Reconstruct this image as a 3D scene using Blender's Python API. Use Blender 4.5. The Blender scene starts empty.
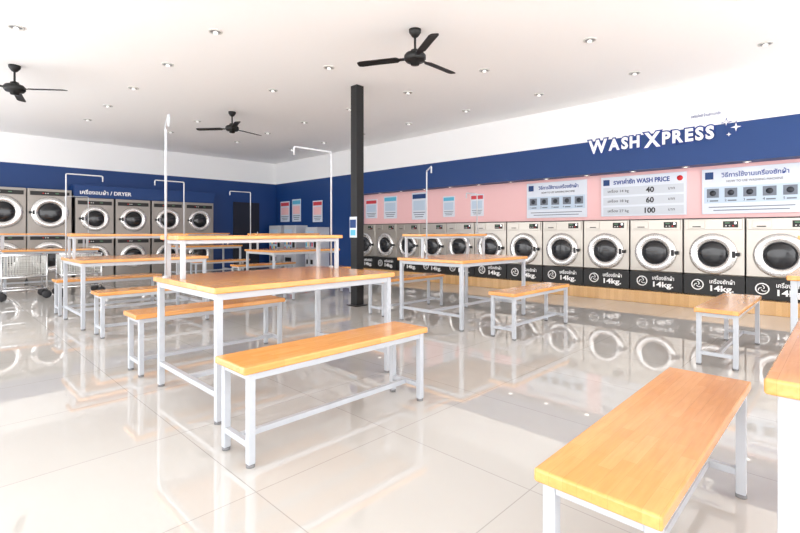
import bpy, bmesh, math, random
from mathutils import Vector, Matrix
random.seed(3)
scene = bpy.context.scene
col = scene.collection
PI = math.pi
try:
    scene.view_settings.view_transform = 'Standard'
except Exception as e:
    print(e)

# ---------------------------------------------------------------- materials
def s2l(c):
    return tuple((x/12.92 if x <= .04045 else ((x+.055)/1.055)**2.4) for x in [v/255. for v in c])

def mat(name, rgb, rough=.5, metal=0., emit=0., coat=0., noise=0., nscale=40., alpha=None):
    m = bpy.data.materials.new(name); m.use_nodes = True
    nt = m.node_tree; b = nt.nodes['Principled BSDF']
    c = s2l(rgb)+(1,)
    b.inputs['Base Color'].default_value = c
    b.inputs['Roughness'].default_value = rough
    b.inputs['Metallic'].default_value = metal
    b.inputs['Coat Weight'].default_value = coat
    if emit:
        b.inputs['Emission Color'].default_value = c
        b.inputs['Emission Strength'].default_value = emit
    tc = nt.nodes.new('ShaderNodeTexCoord')
    n = nt.nodes.new('ShaderNodeTexNoise'); n.inputs['Scale'].default_value = nscale
    nt.links.new(tc.outputs['Object'], n.inputs['Vector'])
    mx = nt.nodes.new('ShaderNodeMixRGB'); mx.blend_type = 'MULTIPLY'
    mx.inputs[0].default_value = noise
    mx.inputs[1].default_value = c
    nt.links.new(n.outputs['Fac'], mx.inputs[2])
    if noise > 0:
        nt.links.new(mx.outputs[0], b.inputs['Base Color'])
    return m

def wood_mat(name, c1, c2, rough=.2, bw=.21, rh=.036):
    m = bpy.data.materials.new(name); m.use_nodes = True
    nt = m.node_tree; b = nt.nodes['Principled BSDF']; L = nt.links.new
    tc = nt.nodes.new('ShaderNodeTexCoord')
    br = nt.nodes.new('ShaderNodeTexBrick')
    br.inputs['Scale'].default_value = 1
    br.inputs['Brick Width'].default_value = bw
    br.inputs['Row Height'].default_value = rh
    br.inputs['Mortar Size'].default_value = .0004
    br.inputs['Mortar Smooth'].default_value = .3
    br.inputs['Bias'].default_value = 0
    br.offset = .37; br.offset_frequency = 2
    br.inputs['Color1'].default_value = s2l(c1)+(1,)
    br.inputs['Color2'].default_value = s2l(c2)+(1,)
    br.inputs['Mortar'].default_value = s2l([x*.86 for x in c2])+(1,)
    L(tc.outputs['Object'], br.inputs['Vector'])
    mp = nt.nodes.new('ShaderNodeMapping'); mp.inputs['Scale'].default_value = (6, 60, 60)
    L(tc.outputs['Object'], mp.inputs['Vector'])
    n = nt.nodes.new('ShaderNodeTexNoise'); n.inputs['Scale'].default_value = 1.5; n.inputs['Detail'].default_value = 4
    L(mp.outputs[0], n.inputs['Vector'])
    rp = nt.nodes.new('ShaderNodeValToRGB')
    rp.color_ramp.elements[0].position = .3; rp.color_ramp.elements[0].color = (.86, .81, .74, 1)
    rp.color_ramp.elements[1].position = .65; rp.color_ramp.elements[1].color = (1, 1, 1, 1)
    L(n.outputs['Fac'], rp.inputs[0])
    mx = nt.nodes.new('ShaderNodeMixRGB'); mx.blend_type = 'MULTIPLY'; mx.inputs[0].default_value = .8
    L(br.outputs['Color'], mx.inputs[1]); L(rp.outputs[0], mx.inputs[2])
    L(mx.outputs[0], b.inputs['Base Color'])
    b.inputs['Roughness'].default_value = rough
    b.inputs['Coat Weight'].default_value = .3
    b.inputs['Coat Roughness'].default_value = .12
    return m

def floor_mat():
    m = bpy.data.materials.new('polished_tile'); m.use_nodes = True
    nt = m.node_tree; b = nt.nodes['Principled BSDF']; L = nt.links.new
    tc = nt.nodes.new('ShaderNodeTexCoord')
    mp = nt.nodes.new('ShaderNodeMapping'); mp.inputs['Location'].default_value = (.35, .1, 0)
    L(tc.outputs['Object'], mp.inputs['Vector'])
    br = nt.nodes.new('ShaderNodeTexBrick'); br.offset = 0
    br.inputs['Scale'].default_value = 1
    br.inputs['Brick Width'].default_value = .8
    br.inputs['Row Height'].default_value = .8
    br.inputs['Mortar Size'].default_value = .0025
    br.inputs['Mortar Smooth'].default_value = .2
    br.inputs['Color1'].default_value = s2l((194, 191, 186))+(1,)
    br.inputs['Color2'].default_value = s2l((191, 188, 183))+(1,)
    br.inputs['Mortar'].default_value = s2l((166, 163, 158))+(1,)
    L(mp.outputs[0], br.inputs['Vector'])
    n = nt.nodes.new('ShaderNodeTexNoise'); n.inputs['Scale'].default_value = 1.7; n.inputs['Detail'].default_value = 6
    L(tc.outputs['Object'], n.inputs['Vector'])
    rp = nt.nodes.new('ShaderNodeValToRGB')
    rp.color_ramp.elements[0].position = .35; rp.color_ramp.elements[0].color = (.96, .95, .94, 1)
    rp.color_ramp.elements[1].position = .6; rp.color_ramp.elements[1].color = (1, 1, 1, 1)
    L(n.outputs['Fac'], rp.inputs[0])
    mx = nt.nodes.new('ShaderNodeMixRGB'); mx.blend_type = 'MULTIPLY'; mx.inputs[0].default_value = .5
    L(br.outputs['Color'], mx.inputs[1]); L(rp.outputs[0], mx.inputs[2])
    L(mx.outputs[0], b.inputs['Base Color'])
    b.inputs['Roughness'].default_value = .02
    b.inputs['IOR'].default_value = 2.05
    return m

def split_mat(name, zsplit, lo, hi, rough=.5):
    m = bpy.data.materials.new(name); m.use_nodes = True
    nt = m.node_tree; b = nt.nodes['Principled BSDF']; L = nt.links.new
    g = nt.nodes.new('ShaderNodeNewGeometry'); sp = nt.nodes.new('ShaderNodeSeparateXYZ')
    L(g.outputs['Position'], sp.inputs[0])
    gt = nt.nodes.new('ShaderNodeMath'); gt.operation = 'GREATER_THAN'; gt.inputs[1].default_value = zsplit
    L(sp.outputs['Z'], gt.inputs[0])
    mx = nt.nodes.new('ShaderNodeMixRGB')
    mx.inputs[1].default_value = s2l(lo)+(1,); mx.inputs[2].default_value = s2l(hi)+(1,)
    L(gt.outputs[0], mx.inputs[0]); L(mx.outputs[0], b.inputs['Base Color'])
    b.inputs['Roughness'].default_value = rough
    return m

BLUE = (2, 54, 114)
M_floor = floor_mat()
M_ceil = mat('ceiling_paint', (254, 253, 252), .8)
M_white = mat('white_wall_paint', (244, 244, 243), .7)
M_split = split_mat('blue_and_white_wall_paint', 2.56, BLUE, (240, 240, 240), .5)
M_blue = mat('blue_paint', BLUE, .5)
M_pink = mat('pink_panel', (238, 190, 190), .45)
M_wood = wood_mat('finger_jointed_rubberwood', (230, 167, 97), (223, 154, 82))
M_wood_step = wood_mat('step_wood_tile', (214, 172, 118), (200, 158, 104), .15, .33, .06)
M_frame = mat('grey_white_powder_coat', (180, 184, 190), .35)
M_rail = mat('pale_grey_rail', (184, 187, 192), .3)
M_glide = mat('grey_plastic_glide', (120, 120, 122), .6)
M_chrome = mat('chrome', (225, 225, 226), .14, 1.)
M_steel = mat('brushed_steel', (178, 172, 164), .3, .75, noise=.12, nscale=6)
M_dsteel = mat('dryer_steel', (154, 148, 142), .38, .6, noise=.12, nscale=6)
M_ring = mat('polished_ring', (214, 212, 210), .22, .75)
M_glassdark = mat('dark_door_glass', (26, 27, 31), .12, 0, coat=.2)
M_rubber = mat('black_rubber', (40, 40, 43), .6)
M_black = mat('black_panel', (14, 14, 15), .45)
M_blackpaint = mat('black_paint', (8, 8, 9), .5)
M_text = mat('white_lettering', (245, 245, 245), .5)
M_textblue = mat('blue_lettering', (24, 60, 140), .5)
M_outline = mat('blue_letter_edge', (6, 52, 130), .5)
M_texttblack = mat('dark_lettering', (40, 40, 46), .5)
M_red = mat('red_plastic', (205, 35, 40), .4)
M_redfield = mat('red_print', (200, 60, 70), .5)
M_disp = mat('display_green', (70, 110, 80), .4)
M_sign = mat('sign_board_white', (214, 220, 230), .35)
M_signlt = mat('sign_light_blue', (186, 203, 220), .4)
M_signgrey = mat('sign_grey_print', (110, 118, 130), .5)
M_signdark = mat('sign_dark_print', (46, 50, 58), .5)
M_bulb = mat('lamp_bulb', (245, 244, 240), .4, emit=.5)
M_refl = mat('lamp_reflector', (150, 150, 152), .6)
M_spot = mat('soffit_lamp_lens', (255, 250, 240), .3, emit=5.)
M_darkdoor = mat('dark_blue_door', (14, 20, 38), .35)
M_cream = mat('cream_plastic', (206, 205, 200), .4)
M_cab = mat('pale_cabinet', (196, 198, 204), .4)
M_cyan = mat('cyan_print', (90, 180, 210), .4)
M_yellow = mat('yellow_print', (240, 200, 70), .4)

# ---------------------------------------------------------------- mesh helpers
def bm_box(bm, c, s, bevel=0., seg=2):
    r = bmesh.ops.create_cube(bm, size=1.)
    vs = r['verts']
    bmesh.ops.scale(bm, vec=s, verts=vs)
    bmesh.ops.translate(bm, vec=c, verts=vs)
    if bevel:
        es = list({e for v in vs for e in v.link_edges})
        bmesh.ops.bevel(bm, geom=es, offset=bevel, segments=seg, affect='EDGES', profile=.5)

def bm_lathe(bm, prof, axis='Y', n=48, c=(0, 0, 0), smooth=True):
    rings = []
    for (r, o) in prof:
        ring = []
        if r < 1e-6:
            p = {'Y': (0, o, 0), 'Z': (0, 0, o), 'X': (o, 0, 0)}[axis]
            v = bm.verts.new(Vector(p)+Vector(c)); rings.append([v]); continue
        for i in range(n):
            a = 2*PI*i/n
            x, y = r*math.cos(a), r*math.sin(a)
            p = {'Y': (x, o, y), 'Z': (x, y, o), 'X': (o, x, y)}[axis]
            ring.append(bm.verts.new(Vector(p)+Vector(c)))
        rings.append(ring)
    for a, b in zip(rings[:-1], rings[1:]):
        for i in range(n):
            j = (i+1) % n
            if len(a) == 1 and len(b) == 1: continue
            if len(a) == 1: f = bm.faces.new((a[0], b[i], b[j]))
            elif len(b) == 1: f = bm.faces.new((a[i], b[0], a[j]))
            else: f = bm.faces.new((a[i], b[i], b[j], a[j]))
            f.smooth = smooth

def bm_tube(bm, pts, r, n=8):
    pts = [Vector(p) for p in pts]
    rings = []; up = None
    for i, p in enumerate(pts):
        if i == 0: t = (pts[1]-p).normalized()
        elif i == len(pts)-1: t = (p-pts[i-1]).normalized()
        else: t = ((pts[i+1]-p).normalized()+(p-pts[i-1]).normalized()).normalized()
        if up is None:
            up = Vector((0, 0, 1)) if abs(t.z) < .9 else Vector((1, 0, 0))
        s = t.cross(up).normalized(); up = s.cross(t).normalized()
        rings.append([bm.verts.new(p+s*r*math.cos(2*PI*k/n)+up*r*math.sin(2*PI*k/n)) for k in range(n)])
    for a, b in zip(rings[:-1], rings[1:]):
        for i in range(n):
            j = (i+1) % n
            f = bm.faces.new((a[i], a[j], b[j], b[i])); f.smooth = True
    bm.faces.new(rings[0][::-1]); bm.faces.new(rings[-1])

def rounded(pts, rad=.04, k=4):
    pts = [Vector(p) for p in pts]; out = [pts[0]]
    for i in range(1, len(pts)-1):
        a, p, b = pts[i-1], pts[i], pts[i+1]
        p0 = p+(a-p).normalized()*rad; p1 = p+(b-p).normalized()*rad
        for q in range(k+1):
            t = q/k
            out.append(p0*(1-t)**2+p*2*t*(1-t)+p1*t*t)
    out.append(pts[-1]); return out

def finish(bm, name, m, parent=None, loc=(0, 0, 0)):
    bmesh.ops.recalc_face_normals(bm, faces=bm.faces)
    me = bpy.data.meshes.new(name); bm.to_mesh(me); bm.free()
    me.materials.append(m)
    o = bpy.data.objects.new(name, me); col.objects.link(o)
    o.location = loc
    if parent: o.parent = parent
    return o

def box(name, m, c, s, parent=None, bevel=0., seg=2):
    bm = bmesh.new(); bm_box(bm, (0, 0, 0), s, bevel, seg)
    return finish(bm, name, m, parent, c)

def lathe(name, m, prof, parent=None, loc=(0, 0, 0), axis='Y', n=48):
    bm = bmesh.new(); bm_lathe(bm, prof, axis, n)
    return finish(bm, name, m, parent, loc)

def text(body, size, m, parent, loc, name='lettering', ext=.0015, bold=0., width=None):
    cu = bpy.data.curves.new('t', 'FONT'); cu.body = body; cu.size = size
    cu.align_x = 'CENTER'; cu.align_y = 'CENTER'; cu.extrude = ext; cu.offset = bold
    cu.resolution_u = 3
    t = bpy.data.objects.new('t', cu); col.objects.link(t)
    bpy.context.view_layer.update()
    dg = bpy.context.evaluated_depsgraph_get()
    me = bpy.data.meshes.new_from_object(t.evaluated_get(dg))
    bpy.data.objects.remove(t)
    xs = [v.co.x for v in me.vertices]; ys = [v.co.y for v in me.vertices]
    cx = (min(xs)+max(xs))/2; cy = (min(ys)+max(ys))/2
    k = width/(max(xs)-min(xs)) if width else 1.
    me.transform(Matrix.Rotation(PI/2, 4, 'X') @ Matrix.Scale(k, 4, (1, 0, 0)) @ Matrix.Translation((-cx, -cy, 0)))
    me.name = name
    me.materials.clear(); me.materials.append(m)
    o = bpy.data.objects.new(name, me); col.objects.link(o)
    o.location = loc; o.parent = parent
    return o

def thing(name, loc, label, category, rz=0., group=None):
    e = bpy.data.objects.new(name, None); col.objects.link(e)
    e.empty_display_size = .1
    e.location = loc; e.rotation_euler = (0, 0, rz)
    e['label'] = label; e['category'] = category
    if group: e['group'] = group
    return e

def copy_thing(src, loc, rz=None, label=None):
    kids = {}
    allo = [src]; i = 0
    while i < len(allo):
        kids[allo[i].name] = list(allo[i].children); allo += kids[allo[i].name]; i += 1
    def rec(o, par):
        c = o.copy()
        col.objects.link(c)
        if par: c.parent = par
        for ch in kids[o.name]:
            rec(ch, c)
        return c
    r = rec(src, None)
    r.location = loc
    if rz is not None: r.rotation_euler = (0, 0, rz)
    if label: r['label'] = label
    return r

def structure(o, kind='structure'):
    o['kind'] = kind; return o

# ---------------------------------------------------------------- room
X0, X1, Y0, Y1, H = -2.6, 8.4, -2.8, 12.9, 3.2
XF = 7.67     # machine front / bulkhead plane
YE = 9.06     # end of washer recess
structure(box('floor', M_floor, ((X0+X1)/2, (Y0+Y1)/2, -.05), (X1-X0+.4, Y1-Y0+.4, .1)))
structure(box('ceiling', M_ceil, ((X0+X1)/2, (Y0+Y1)/2, H+.05), (X1-X0+.4, Y1-Y0+.4, .1)))
structure(box('wall_north', M_split, ((X0+X1)/2, Y1+.1, H/2), (X1-X0+.4, .2, H)))
structure(box('wall_east', M_white, (X1+.1, (Y0+Y1)/2, H/2), (.2, Y1-Y0, H)))
structure(box('wall_east_bulkhead', M_split, ((XF+X1)/2, (Y0+YE)/2, (2.03+H)/2), (X1-XF, YE-Y0, H-2.03)))
structure(box('wall_east_end', M_split, ((XF+X1)/2, (YE+Y1)/2, H/2), (X1-XF, Y1-YE, H)))
structure(box('wall_east_panel', M_pink, (8.02, (Y0+YE)/2, (1.275+2.03)/2), (.1, YE-Y0, 2.03-1.275)))

# wood-look step under the washers
st = structure(box('trim_1', M_wood_step, ((7.55+X1)/2, (Y0+YE)/2, .09), (X1-7.55, YE-Y0, .18), bevel=.006))

# door in north wall
d = structure(box('door_1', M_darkdoor, (6.68, Y1-.02, .975), (.82, .05, 1.95), bevel=.004))
h = box('door_handle', M_chrome, (.33, -.05, .02), (.02, .04, .16), d, .004)

# ---------------------------------------------------------------- washer
PITCH = .73
def door_assembly(parent, cx, cz, R, hs=1, metal=M_ring):
    dr = lathe('door', metal, [(R, 0), (R, -.018), (R*.97, -.035), (R*.9, -.046), (R*.76, -.048), (R*.64, -.040), (R*.62, -.03), (R*.61, -.012)], parent, (cx, 0, cz))
    lathe('door_seal', M_rubber, [(R*.62, -.03), (R*.61, -.034), (R*.58, -.03), (R*.56, -.014)], dr, n=40)
    lathe('door_glass', M_glassdark, [(R*.6, -.012), (R*.57, -.03), (R*.42, -.045), (R*.22, -.052), (0, -.054)], dr, n=40)
    bm = bmesh.new()
    bm_box(bm, (hs*R*.86, -.062, 0), (.04, .026, .09), .008)
    bm_box(bm, (hs*R*1.02, -.03, 0), (.04, .05, .05), .006)
    finish(bm, 'door_handle', M_rubber, dr)
    return dr

W = thing('washing_machine', (XF, 0, .18), 'steel front-load washing machine with dark round door and black base', 'washing machine', -PI/2, 'row of coin washing machines')
bp = box('base_panel', M_black, (0, .02, .143), (PITCH-.012, .04, .28), W, .003)
bm = bmesh.new()
bm_box(bm, (0, .315, .69), (PITCH-.014, .63, .79), .01)
bm_box(bm, (0, .335, .145), (PITCH-.05, .57, .28))
finish(bm, 'body', M_steel, W)
text('เครื่องซักผ้า', .078, M_text, bp, (.105, -.023, .062), bold=.0008, width=.29)
text('14kg.', .108, M_text, bp, (.105, -.023, -.05), bold=.003, width=.27)
bm = bmesh.new()
bm_lathe(bm, [(.076, 0), (.076, -.004), (.062, -.004), (.062, 0)], n=36)
for k in range(3):   # spiral drum emblem
    a0 = k*2*PI/3
    pts = [(math.cos(a0+t*1.6)*(.012+.036*t), -.003, math.sin(a0+t*1.6)*(.012+.036*t)) for t in [i/8 for i in range(9)]]
    bm_tube(bm, pts, .0055, 6)
finish(bm, 'emblem', M_text, bp, (-.185, -.021, .002))
door_assembly(W, 0, .585, .285)
cp = box('control_panel', M_steel, (.0, -.008, .995), (PITCH-.06, .02, .15), W, .004)
box('control_face', M_black, (.205, -.012, 0), (.17, .006, .085), cp, .002)
box('display', M_disp, (.17, -.016, .02), (.055, .004, .018), cp)
for k in range(3):
    lathe('button', M_red if k == 2 else M_cream, [(.009, 0), (.009, -.008), (0, -.01)], cp, (.155+.04*k, -.015, -.02), n=16)
box('coin_slot', M_chrome, (.26, -.016, .018), (.025, .006, .03), cp, .001)
dw = box('detergent_drawer', M_steel, (-.19, -.015, 0), (.2, .012, .11), cp, .004)
box('drawer_grip', M_rubber, (0, -.008, -.03), (.1, .008, .014), dw, .002)
box('lid_strip', M_rubber, (0, .02, 1.078), (PITCH-.014, .05, .012), W)
W.location = (XF, .635, .18)
for k in range(1, 12):
    copy_thing(W, (XF, .635+PITCH*k, .18))

# soffit lamps
S = thing('downlight', (7.82, .27, 2.035), 'small glowing round downlight under the blue bulkhead', 'ceiling light', 0, 'downlights above the washers')
lathe('trim_ring', M_chrome, [(.05, 0), (.05, -.011), (.038, -.013), (.036, -.005)], S, axis='Z', n=24)
lathe('lens', M_spot, [(.037, -.007), (.02, -.010), (0, -.011)], S, axis='Z', n=24)
for k in range(1, 13):
    copy_thing(S, (7.82, .27+PITCH*k, 2.035))

# ---------------------------------------------------------------- dryers
def make_dryer(w, h, R, label, name='stacked_dryer'):
    D = thing(name, (0, 0, 0), label, 'tumble dryer', 0, 'row of stacked dryers')
    bm = bmesh.new()
    bm_box(bm, (0, .29, h/2+.03), (w-.012, .58, h-.06), .01)
    bm_box(bm, (0, .32, .03), (w-.06, .5, .06))
    finish(bm, 'body', M_dsteel, D)
    for cz in (h*.27, h*.745):
        door_assembly(D, 0, cz, R, -1)
        c = box('control_panel', M_black, (0, -.008, cz+R+.075), (w-.1, .018, .085), D, .003)
        box('display', M_disp, (.12, -.01, .005), (.06, .004, .022), c)
        for k in range(3):
            lathe('button', M_red if k == 0 else M_cream, [(.011, 0), (.011, -.008), (0, -.01)], c, (-.02+.04*k-.1, -.009, 0), n=12)
    box('seam', M_rubber, (0, -.001, h*.515), (w-.014, .004, .008), D)
    return D
DL = make_dryer(.78, 1.99, .335, 'large stacked steel tumble dryer with two round dark doors')
DL.location = (1.09, 12.3, 0)
copy_thing(DL, (1.875, 12.3, 0)); copy_thing(DL, (.305, 12.3, 0))
DS = make_dryer(.76, 1.84, .285, 'stacked steel tumble dryer with round doors under blue fascia')
DS.location = (2.70, 12.3, 0)
for k in range(1, 4): copy_thing(DS, (2.70+.785*k, 12.3, 0))
F = thing('dryer_fascia', (3.88, 12.32, 1.845), 'blue fascia board with white dryer lettering above the dryers', 'sign')
box('fascia_board', M_blue, (0, .28, .14), (3.16, .56, .28), F, .004)
text('เครื่องอบผ้า / DRYER', .12, M_text, F, (-.95, -.003, .13), bold=.002)

# ---------------------------------------------------------------- furniture
BL = 1.25
def make_bench(L=BL, Wd=.3, Hh=.462):
    B = thing('bench', (0, 0, 0), 'wooden-topped bench with grey-white steel legs', 'bench', 0, 'benches')
    box('seat', M_wood, (0, 0, Hh-.0175), (L, Wd, .035), B, .007, 3)
    lx, ly, t = L/2-.045, Wd/2-.028, .034
    for sx in (-1, 1):
        for sy in (-1, 1):
            bm = bmesh.new()
            bm_box(bm, (0, 0, (Hh-.035+.014)/2), (t, t, Hh-.035-.014), .003)
            lg = finish(bm, 'leg', M_frame, B, (sx*lx, sy*ly, 0))
            lathe('foot_glide', M_glide, [(0, 0), (.02, 0), (.02, .01), (.01, .016), (0, .016)], lg, axis='Z', n=16)
    bm = bmesh.new()
    z = Hh-.035-.016
    for sy in (-1, 1): bm_box(bm, (0, sy*ly, z), (2*lx-t, t*.8, .03), .002)
    for sx in (-1, 1): bm_box(bm, (sx*lx, 0, z), (t*.8, 2*ly-t, .03), .002)
    finish(bm, 'apron', M_frame, B)
    bm = bmesh.new()
    for sx in (-1, 1): bm_box(bm, (sx*lx, 0, .1), (t*.8, 2*ly-t, .028), .002)
    bm_box(bm, (0, 0, .1), (2*lx-t*.8, .028, .028), .002)
    finish(bm, 'stretcher', M_frame, B)
    return B

TL = 1.40
def make_table(L=TL, Wd=.98, Hh=.762):
    T = thing('folding_table', (0, 0, 0), 'wooden-topped laundry folding table', 'table', 0, 'laundry folding tables')
    box('tabletop', M_wood, (0, 0, Hh-.0175), (L, Wd, .035), T, .007, 3)
    lx, ly, t = L/2-.04, Wd/2-.04, .038
    for sx in (-1, 1):
        for sy in (-1, 1):
            bm = bmesh.new()
            bm_box(bm, (0, 0, (Hh-.035+.014)/2), (t, t, Hh-.035-.014), .003)
            lg = finish(bm, 'leg', M_frame, T, (sx*lx, sy*ly, 0))
            lathe('foot_glide', M_glide, [(0, 0), (.022, 0), (.022, .01), (.01, .016), (0, .016)], lg, axis='Z', n=16)
    bm = bmesh.new(); z = Hh-.035-.02
    for sy in (-1, 1): bm_box(bm, (0, sy*ly, z), (2*lx-t, t*.8, .038), .002)
    for sx in (-1, 1): bm_box(bm, (sx*lx, 0, z), (t*.8, 2*ly-t, .038), .002)
    finish(bm, 'apron', M_frame, T)
    bm = bmesh.new()
    for sx in (-1, 1): bm_box(bm, (sx*lx, 0, .16), (t*.8, 2*ly-t, .03), .002)
    bm_box(bm, (0, .0, .16), (2*lx-t*.8, .03, .03), .002)
    finish(bm, 'stretcher', M_frame, T)
    y0, y1 = .11, .43
    sh = box('raised_shelf', M_wood, (0, (y0+y1)/2, 1.045-.014), (L-.05, y1-y0, .028), T, .006, 3)
    for sx in (-1, 1):
        for y in (y0+.03, y1-.03):
            box('shelf_post', M_frame, (sx*(L/2-.07), y, (Hh+1.017)/2), (.028, .028, 1.017-Hh), T, .002)
    bm = bmesh.new()
    for y in (y0+.03, y1-.03): bm_box(bm, (0, y, 1.003), (L-.17, .024, .024), .002)
    for sx in (-1, 1): bm_box(bm, (sx*(L/2-.07), (y0+y1)/2, 1.003), (.024, y1-y0-.09, .024), .002)
    finish(bm, 'shelf_frame', M_frame, T)
    return T

def rail(T, x, y, ang, z0=.762, z1=1.77, arm=.38):
    dx, dy = math.cos(ang)*arm, math.sin(ang)*arm
    pts = rounded([(x, y, z0), (x, y, z1), (x+dx, y+dy, z1), (x+dx, y+dy, z1-.07)], .018, 4)
    bm = bmesh.new(); bm_tube(bm, pts, .0078, 10)
    bm_lathe(bm, [(0, z0), (.02, z0), (.02, z0+.01), (.0078, z0+.015)], 'Z', 16, (x, y, 0))
    finish(bm, 'hanging_rail', M_rail, T)

base_T = make_table()
spec = [  # x0, yc, rail angles (left end, far end)
    (1.105, 2.98, -1.86, PI),
    (1.16, 6.43, 0., PI),
    (1.235, -.36, None, 0.),
    (4.00, 3.45, -2.3, PI),
    (4.00, 7.30, PI, None),
    (4.25, -.17, None, PI),
    (.90, 10.65, None, PI),
    (3.9, 10.9, None, None),
]
where = ['between two benches', 'before the dryers', 'beyond a bench', 'near the washers',
         'behind the pillar', 'close to the washers', 'beside laundry carts', 'near the door']
roots = []
for i, s in enumerate(spec):
    T = base_T if i == 0 else copy_thing(base_T, (0, 0, 0))
    T.location = (s[0]+TL/2, s[1], 0); T['label'] = 'wooden folding table with raised shelf '+where[i]
    roots.append(T)
for i, (T, s) in enumerate(zip(roots, spec)):
    if s[2] is not None: rail(T, -.681, .03 if i == 3 else .30, s[2])
    if s[3] is not None: rail(T, .681, .28, s[3], z1=1.6 if i == 3 else 1.77, arm=.25 if i == 3 else .38)

B0 = make_bench()
bs = [  # x0, yc
    (.99, 2.08), (1.07, 3.88), (1.095, .435), (4.32, .75), (4.02, 2.5), (4.0, 4.35),
    (1.2, 5.5), (1.15, 7.3), (4.0, 6.4), (4.0, 8.2), (3.9, 9.9)]
bl = ['beside a folding table', 'behind a folding table', 'on open glossy tiles', 'before the washing machines', 'near the washers',
      'behind a folding table', 'beside a folding table', 'behind a folding table', 'behind the black pillar', 'behind a folding table', 'near the blue wall']
for i, (x0, yc) in enumerate(bs):
    b = B0 if i == 0 else copy_thing(B0, (0, 0, 0))
    b.location = (x0+BL/2, yc, 0)
    b['label'] = 'orange wooden bench with steel legs '+bl[i]

# ---------------------------------------------------------------- pillar
P = thing('pillar', (4.40, 5.15, 0), 'slim black square steel pillar from floor to ceiling', 'pillar')
box('shaft', M_blackpaint, (0, 0, H/2), (.135, .135, H-.004), P, .004)
box('base_plate', M_blackpaint, (0, 0, .006), (.22, .22, .012), P, .002)
N = thing('notice_plate', (4.326, 5.15, .98), 'small blue and white notice fixed to the black pillar', 'sign', -PI/2)
box('plate', M_sign, (0, 0, .16), (.15, .012, .3), N, .002)
box('printed_band', M_blue, (0, -.007, .21), (.13, .003, .12), N)
box('printed_patch', M_cyan, (0, -.007, .08), (.11, .003, .08), N)

# ---------------------------------------------------------------- fans
FN = thing('ceiling_fan', (3.60, 3.28, H), 'black three-blade ceiling fan on a short rod', 'ceiling fan', math.radians(-1), 'black ceiling fans')
lathe('canopy', M_blackpaint, [(0, 0), (.065, 0), (.062, -.03), (.035, -.07), (.014, -.085)], FN, axis='Z', n=32)
lathe('downrod', M_blackpaint, [(.012, -.07), (.012, -.24)], FN, axis='Z', n=16)
lathe('motor', M_blackpaint, [(.012, -.2), (.045, -.215), (.05, -.235), (.095, -.25), (.115, -.275), (.115, -.31), (.095, -.335), (.05, -.345), (.045, -.37), (0, -.375)], FN, axis='Z', n=40)
for k in range(3):
    bm = bmesh.new()
    secs = [(.1, .02, -.3, .004), (.17, .022, -.3, .004), (.2, .05, -.3, .0035), (.42, .05, -.302, .003), (.60, .052, -.305, .003), (.63, .042, -.306, .003), (.64, .025, -.306, .003)]
    prev = None
    for (r, w, z, t) in secs:
        tilt = .16
        ring = [bm.verts.new((r, sy*w*math.cos(tilt), z+sy*w*math.sin(tilt)+sz*t)) for sy, sz in ((-1, -1), (1, -1), (1, 1), (-1, 1))]
        if prev:
            for i in range(4): bm.faces.new((prev[i], prev[(i+1) % 4], ring[(i+1) % 4], ring[i]))
        else: bm.faces.new(ring)
        prev = ring
    bm.faces.new(prev[::-1])
    b = finish(bm, 'blade', M_blackpaint, FN); b.rotation_euler = (0, 0, 2*PI*k/3)
copy_thing(FN, (3.80, 7.85, H), math.radians(12))
copy_thing(FN, (.80, 7.66, H), math.radians(-43))

# ---------------------------------------------------------------- ceiling downlights
DLt = thing('downlight', (.66, .68, H), 'small round ceiling downlight with a bare bulb', 'ceiling light', 0, 'ceiling downlights')
lathe('trim_ring', M_cream, [(.07, 0), (.07, -.010), (.058, -.013), (.053, -.004)], DLt, axis='Z', n=28)
lathe('reflector', M_refl, [(.054, -.006), (.03, -.002), (0, -.002)], DLt, axis='Z', n=28)
lathe('bulb', M_bulb, [(.012, -.003), (.022, -.010), (.026, -.02), (.02, -.03), (0, -.036)], DLt, axis='Z', n=20)
fans = [(3.6, 3.28), (3.8, 7.85), (.8, 7.66)]
first = True
for i in range(5):
    for j in range(8):
        x, y = .66+1.49*i, .68+1.38*j
        if any((x-a)**2+(y-b)**2 < .3 for a, b in fans): continue
        if i == 0 and j < 3: continue
        if i == 1 and j < 2: continue
        if first: DLt.location = (x, y, H); first = False
        else: copy_thing(DLt, (x, y, H))

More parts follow.
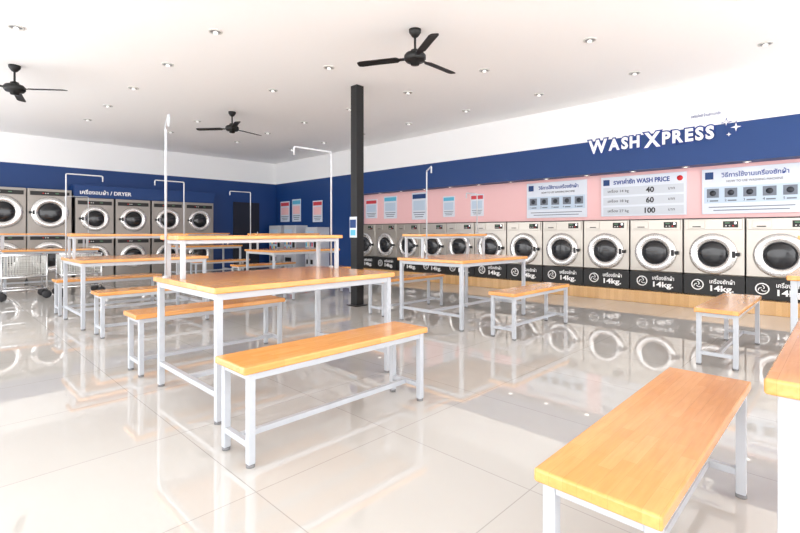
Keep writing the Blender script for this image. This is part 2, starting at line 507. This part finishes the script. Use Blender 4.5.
# ---------------------------------------------------------------- shop lettering on bulkhead
LG = thing('shop_sign_lettering', (XF, 2.21, 2.465), 'white shop-name lettering outlined in blue on the bulkhead', 'sign', -PI/2)
letters = []; cur = 0.
for ch, sz in (('W', .33), ('A', .27), ('S', .27), ('H', .27), (' ', 0), ('X', .34), ('P', .27), ('R', .27), ('E', .27), ('S', .27), ('S', .27)):
    if ch == ' ': cur += .05; continue
    t = text(ch, sz, M_text, LG, (0, -.012, 0), 'letter', bold=.011, ext=.003)
    xs = [v.co.x for v in t.data.vertices]; wd = max(xs)-min(xs)
    o = text(ch, sz, M_outline, t, (0, .007, 0), 'letter_outline', bold=.034, ext=.003)
    letters.append((t, cur+wd/2)); cur += wd+.03
k = 1.77/cur
for t, c in letters:
    t.location = ((c-cur/2)*k, -.012, 0); t.scale = (k, 1, .9)
def star(x, z, r, m=M_text):
    def poly(rr0, y, mm, par, nm):
        bm = bmesh.new(); vs = []
        for q in range(8):
            a = PI/4*q; rr = rr0 if q % 2 == 0 else rr0*.28
            vs.append(bm.verts.new((rr*math.cos(a), 0, rr*math.sin(a))))
        f = bm.faces.new(vs)
        g = bmesh.ops.extrude_face_region(bm, geom=[f])
        bmesh.ops.translate(bm, vec=(0, -.004, 0), verts=[v for v in g['geom'] if isinstance(v, bmesh.types.BMVert)])
        return finish(bm, nm, mm, par, y)
    s = poly(r, (x, -.009, z), M_text, LG, 'star')
    poly(r*1.6, (0, .006, 0), M_outline, s, 'star_outline')
star(1.0, .11, .045); star(1.11, .03, .06); star(1.03, -.06, .03)
text('แฟรนไชส์ ร้านสะดวกซัก', .06, M_textblue, LG, (.76, -.003, .26), width=.36)

# ---------------------------------------------------------------- signs on pink panel
def sign(name, y_hi, y_lo, label, z0=1.33, z1=1.98, bm_=M_sign):
    w = y_hi-y_lo
    s = thing(name, (7.97, (y_hi+y_lo)/2, z0), label, 'sign', -PI/2)
    box('board', bm_, (0, -.012, (z1-z0)/2), (w, .02, z1-z0), s, .003)
    return s, w, z1-z0
FY = -.0235
def instr(y_hi, y_lo, label):
    s, w, h = sign('instruction_sign', y_hi, y_lo, label)
    box('header_mark', M_blue, (-w*.42, FY, h*.85), (w*.09, .004, h*.16), s)
    text('วิธีการใช้งานเครื่องซักผ้า', .085, M_textblue, s, (w*.04, FY, h*.86), bold=.0015, width=w*.66)
    text('HOW TO USE WASHING MACHINE', .045, M_texttblack, s, (w*.04, FY, h*.71), width=w*.55)
    box('picture_band', M_signlt, (0, FY, h*.42), (w*.95, .003, h*.36), s)
    for k in range(5):
        cx = -w*.38+w*.19*k
        box('picture', M_signgrey, (cx, FY-.003, h*.46), (w*.13, .003, h*.2), s)
        lathe('picture_drum', M_signdark, [(w*.035, 0), (w*.035, -.002), (0, -.002)], s, (cx, FY-.005, h*.46), n=20)
        text(str(k+1), .05, M_texttblack, s, (cx-w*.055, FY-.003, h*.3))
        box('caption', M_signgrey, (cx+w*.012, FY-.002, h*.29), (w*.09, .002, h*.03), s)
    for k in range(2):
        box('caption', M_signgrey, (0, FY, h*(.15-.07*k)), (w*(.85-.1*k), .002, h*.02), s)
    return s
instr(4.38, 3.24, 'white instruction board with blue mark and machine pictures')
instr(1.55, .42, 'white washing instruction board with a row of pictures')
s, w, h = sign('price_sign', 3.0, 1.745, 'white wash price board with three price rows')
box('header_mark', M_blue, (-w*.43, FY, h*.86), (w*.08, .004, h*.15), s)
text('ราคาค่าซัก WASH PRICE', .1, M_textblue, s, (-w*.01, FY, h*.87), bold=.003, width=w*.66)
lathe('price_dot', M_red, [(.04, 0), (.04, -.003), (0, -.003)], s, (w*.43, FY+.002, h*.86), n=24)
M_row = mat('price_row_grey', (198, 204, 212), .4)
for k, (a, p) in enumerate((('เครื่อง 14 kg', '40'), ('เครื่อง 18 kg', '60'), ('เครื่อง 27 kg', '100'))):
    z = h*(.63-.25*k)
    box('price_row', M_row, (0, FY+.001, z), (w*.94, .002, h*.2), s)
    text(a, .06, M_texttblack, s, (-w*.28, FY-.001, z), width=w*.26)
    text(p, .115, M_texttblack, s, (w*.1, FY-.001, z), bold=.004)
    text('บาท', .06, M_texttblack, s, (w*.34, FY-.001, z))

def poster(y_hi, y_lo, z0, z1, label, band, x=7.97, body=M_signlt):
    w = y_hi-y_lo; h = z1-z0
    s = thing('poster', (x, (y_hi+y_lo)/2, z0), label, 'poster', -PI/2)
    box('sheet', M_sign, (0, -.005, h/2), (w, .008, h), s)
    box('header_band', band, (0, -.0105, h*.86), (w*.9, .003, h*.17), s)
    box('picture', body, (0, -.0105, h*.52), (w*.8, .003, h*.36), s)
    for k in range(3):
        box('text_line', M_signgrey, (0, -.0105, h*(.26-.08*k)), (w*(.8-.12*k), .002, h*.03), s)
poster(8.98, 8.55, 1.42, 1.9, 'white poster with red header at the end of pink wall', M_redfield)
poster(8.3, 7.85, 1.4, 1.95, 'blue and white notice poster on pink wall', M_cyan)
poster(7.35, 6.9, 1.36, 1.98, 'white poster with blue header on pink wall', M_blue)
poster(6.42, 6.1, 1.4, 1.85, 'small white notice on pink wall', M_cyan)
poster(5.68, 5.36, 1.4, 1.85, 'small white poster with red header on pink wall', M_redfield)
poster(12.6, 12.1, 1.38, 2.0, 'white poster with pink picture on blue wall', M_redfield, XF, M_pink)
poster(11.95, 11.5, 1.38, 2.04, 'white and blue poster on blue wall', M_cyan, XF, M_pink)
poster(10.9, 10.45, 1.35, 1.95, 'white notice poster on blue wall beside the washers', M_redfield, XF, M_pink)

def vending(y, w, h, label, nrow):
    V = thing('detergent_vending_machine', (XF-.42, y, 0), label, 'vending machine', -PI/2, 'detergent vending machines')
    box('cabinet', M_cab, (0, .21, h/2), (w, .41, h), V, .01)
    box('display_window', M_signlt, (-w*.1, -.004, h*.66), (w*.68, .01, h*.5), V, .002)
    cols = [M_redfield, M_cyan, M_yellow, M_blue]
    for r in range(nrow):
        for c in range(4):
            box('product_pack', cols[(r+c) % 4], (-w*.1-w*.24+w*.16*c, -.014, h*(.47+.14*r)), (w*.1, .012, h*.09), V, .002)
    box('coin_unit', M_black, (w*.36, -.008, h*.6), (w*.16, .02, h*.2), V, .003)
    box('pickup_flap', M_black, (-w*.1, -.006, h*.22), (w*.5, .016, h*.1), V, .003)
    return V
vending(12.25, .65, 1.26, 'pale detergent vending machine with coloured packs', 3)
vending(11.45, .6, 1.26, 'pale detergent vending machine beside another vending machine', 3)
vending(10.4, .55, 1.2, 'pale change machine against the blue wall', 2)

# ---------------------------------------------------------------- laundry carts
C = thing('laundry_cart', (1.1, 9.55, 0), 'white wire-basket laundry cart on black casters near the dryers', 'laundry cart', 0, 'wire laundry carts')
cw, cd = .56, .44
bm = bmesh.new()
for z in (.16, .36, .7):
    c = [(-cw/2, -cd/2, z), (cw/2, -cd/2, z), (cw/2, cd/2, z), (-cw/2, cd/2, z)]
    for i in range(4): bm_tube(bm, [c[i], c[(i+1) % 4]], .012, 8)
for sx in (-1, 1):
    for sy in (-1, 1): bm_tube(bm, [(sx*cw/2, sy*cd/2, .09), (sx*cw/2, sy*cd/2, .7)], .012, 8)
finish(bm, 'frame', M_chrome, C)
bm = bmesh.new()
n = 16
for i in range(1, n):
    x = -cw/2+cw*i/n
    for sy in (-1, 1): bm_tube(bm, [(x, sy*cd/2, .36), (x, sy*cd/2, .7)], .0055, 5)
    bm_tube(bm, [(x, -cd/2, .36), (x, cd/2, .36)], .0055, 5)
for i in range(1, 12):
    y = -cd/2+cd*i/12
    for sx in (-1, 1): bm_tube(bm, [(sx*cw/2, y, .36), (sx*cw/2, y, .7)], .0055, 5)
for z in (.42, .48, .54, .6, .65):
    c = [(-cw/2, -cd/2, z), (cw/2, -cd/2, z), (cw/2, cd/2, z), (-cw/2, cd/2, z)]
    for i in range(4): bm_tube(bm, [c[i], c[(i+1) % 4]], .0055, 5)
finish(bm, 'wire_basket', M_cream, C)
for sx in (-1, 1):
    for sy in (-1, 1):
        lathe('caster', M_rubber, [(0, -.018), (.058, -.018), (.064, -.008), (.064, .008), (.058, .018), (0, .018)], C, (sx*cw/2, sy*cd/2, .064), 'Y', 20)
copy_thing(C, (1.85, 9.5, 0), label='white wire-basket laundry cart on casters beside another cart')
copy_thing(C, (.4, 9.6, 0), label='white wire-basket laundry cart on casters at the row end')

# ---------------------------------------------------------------- light, world, camera
w = bpy.data.worlds.new('World'); scene.world = w; w.use_nodes = True
bg = w.node_tree.nodes['Background']
bg.inputs[0].default_value = (.99, .99, 1., 1); bg.inputs[1].default_value = 4.35

cam = bpy.data.cameras.new('camera'); co = bpy.data.objects.new('camera', cam); col.objects.link(co)
co.location = (0, 0, 1.07)
co.rotation_euler = (PI/2, 0, math.radians(44.2-90))
cam.sensor_width = 36; cam.lens = 462/800*36
cam.shift_y = -34.5/800
cam.clip_start = .05; cam.clip_end = 100
scene.camera = co
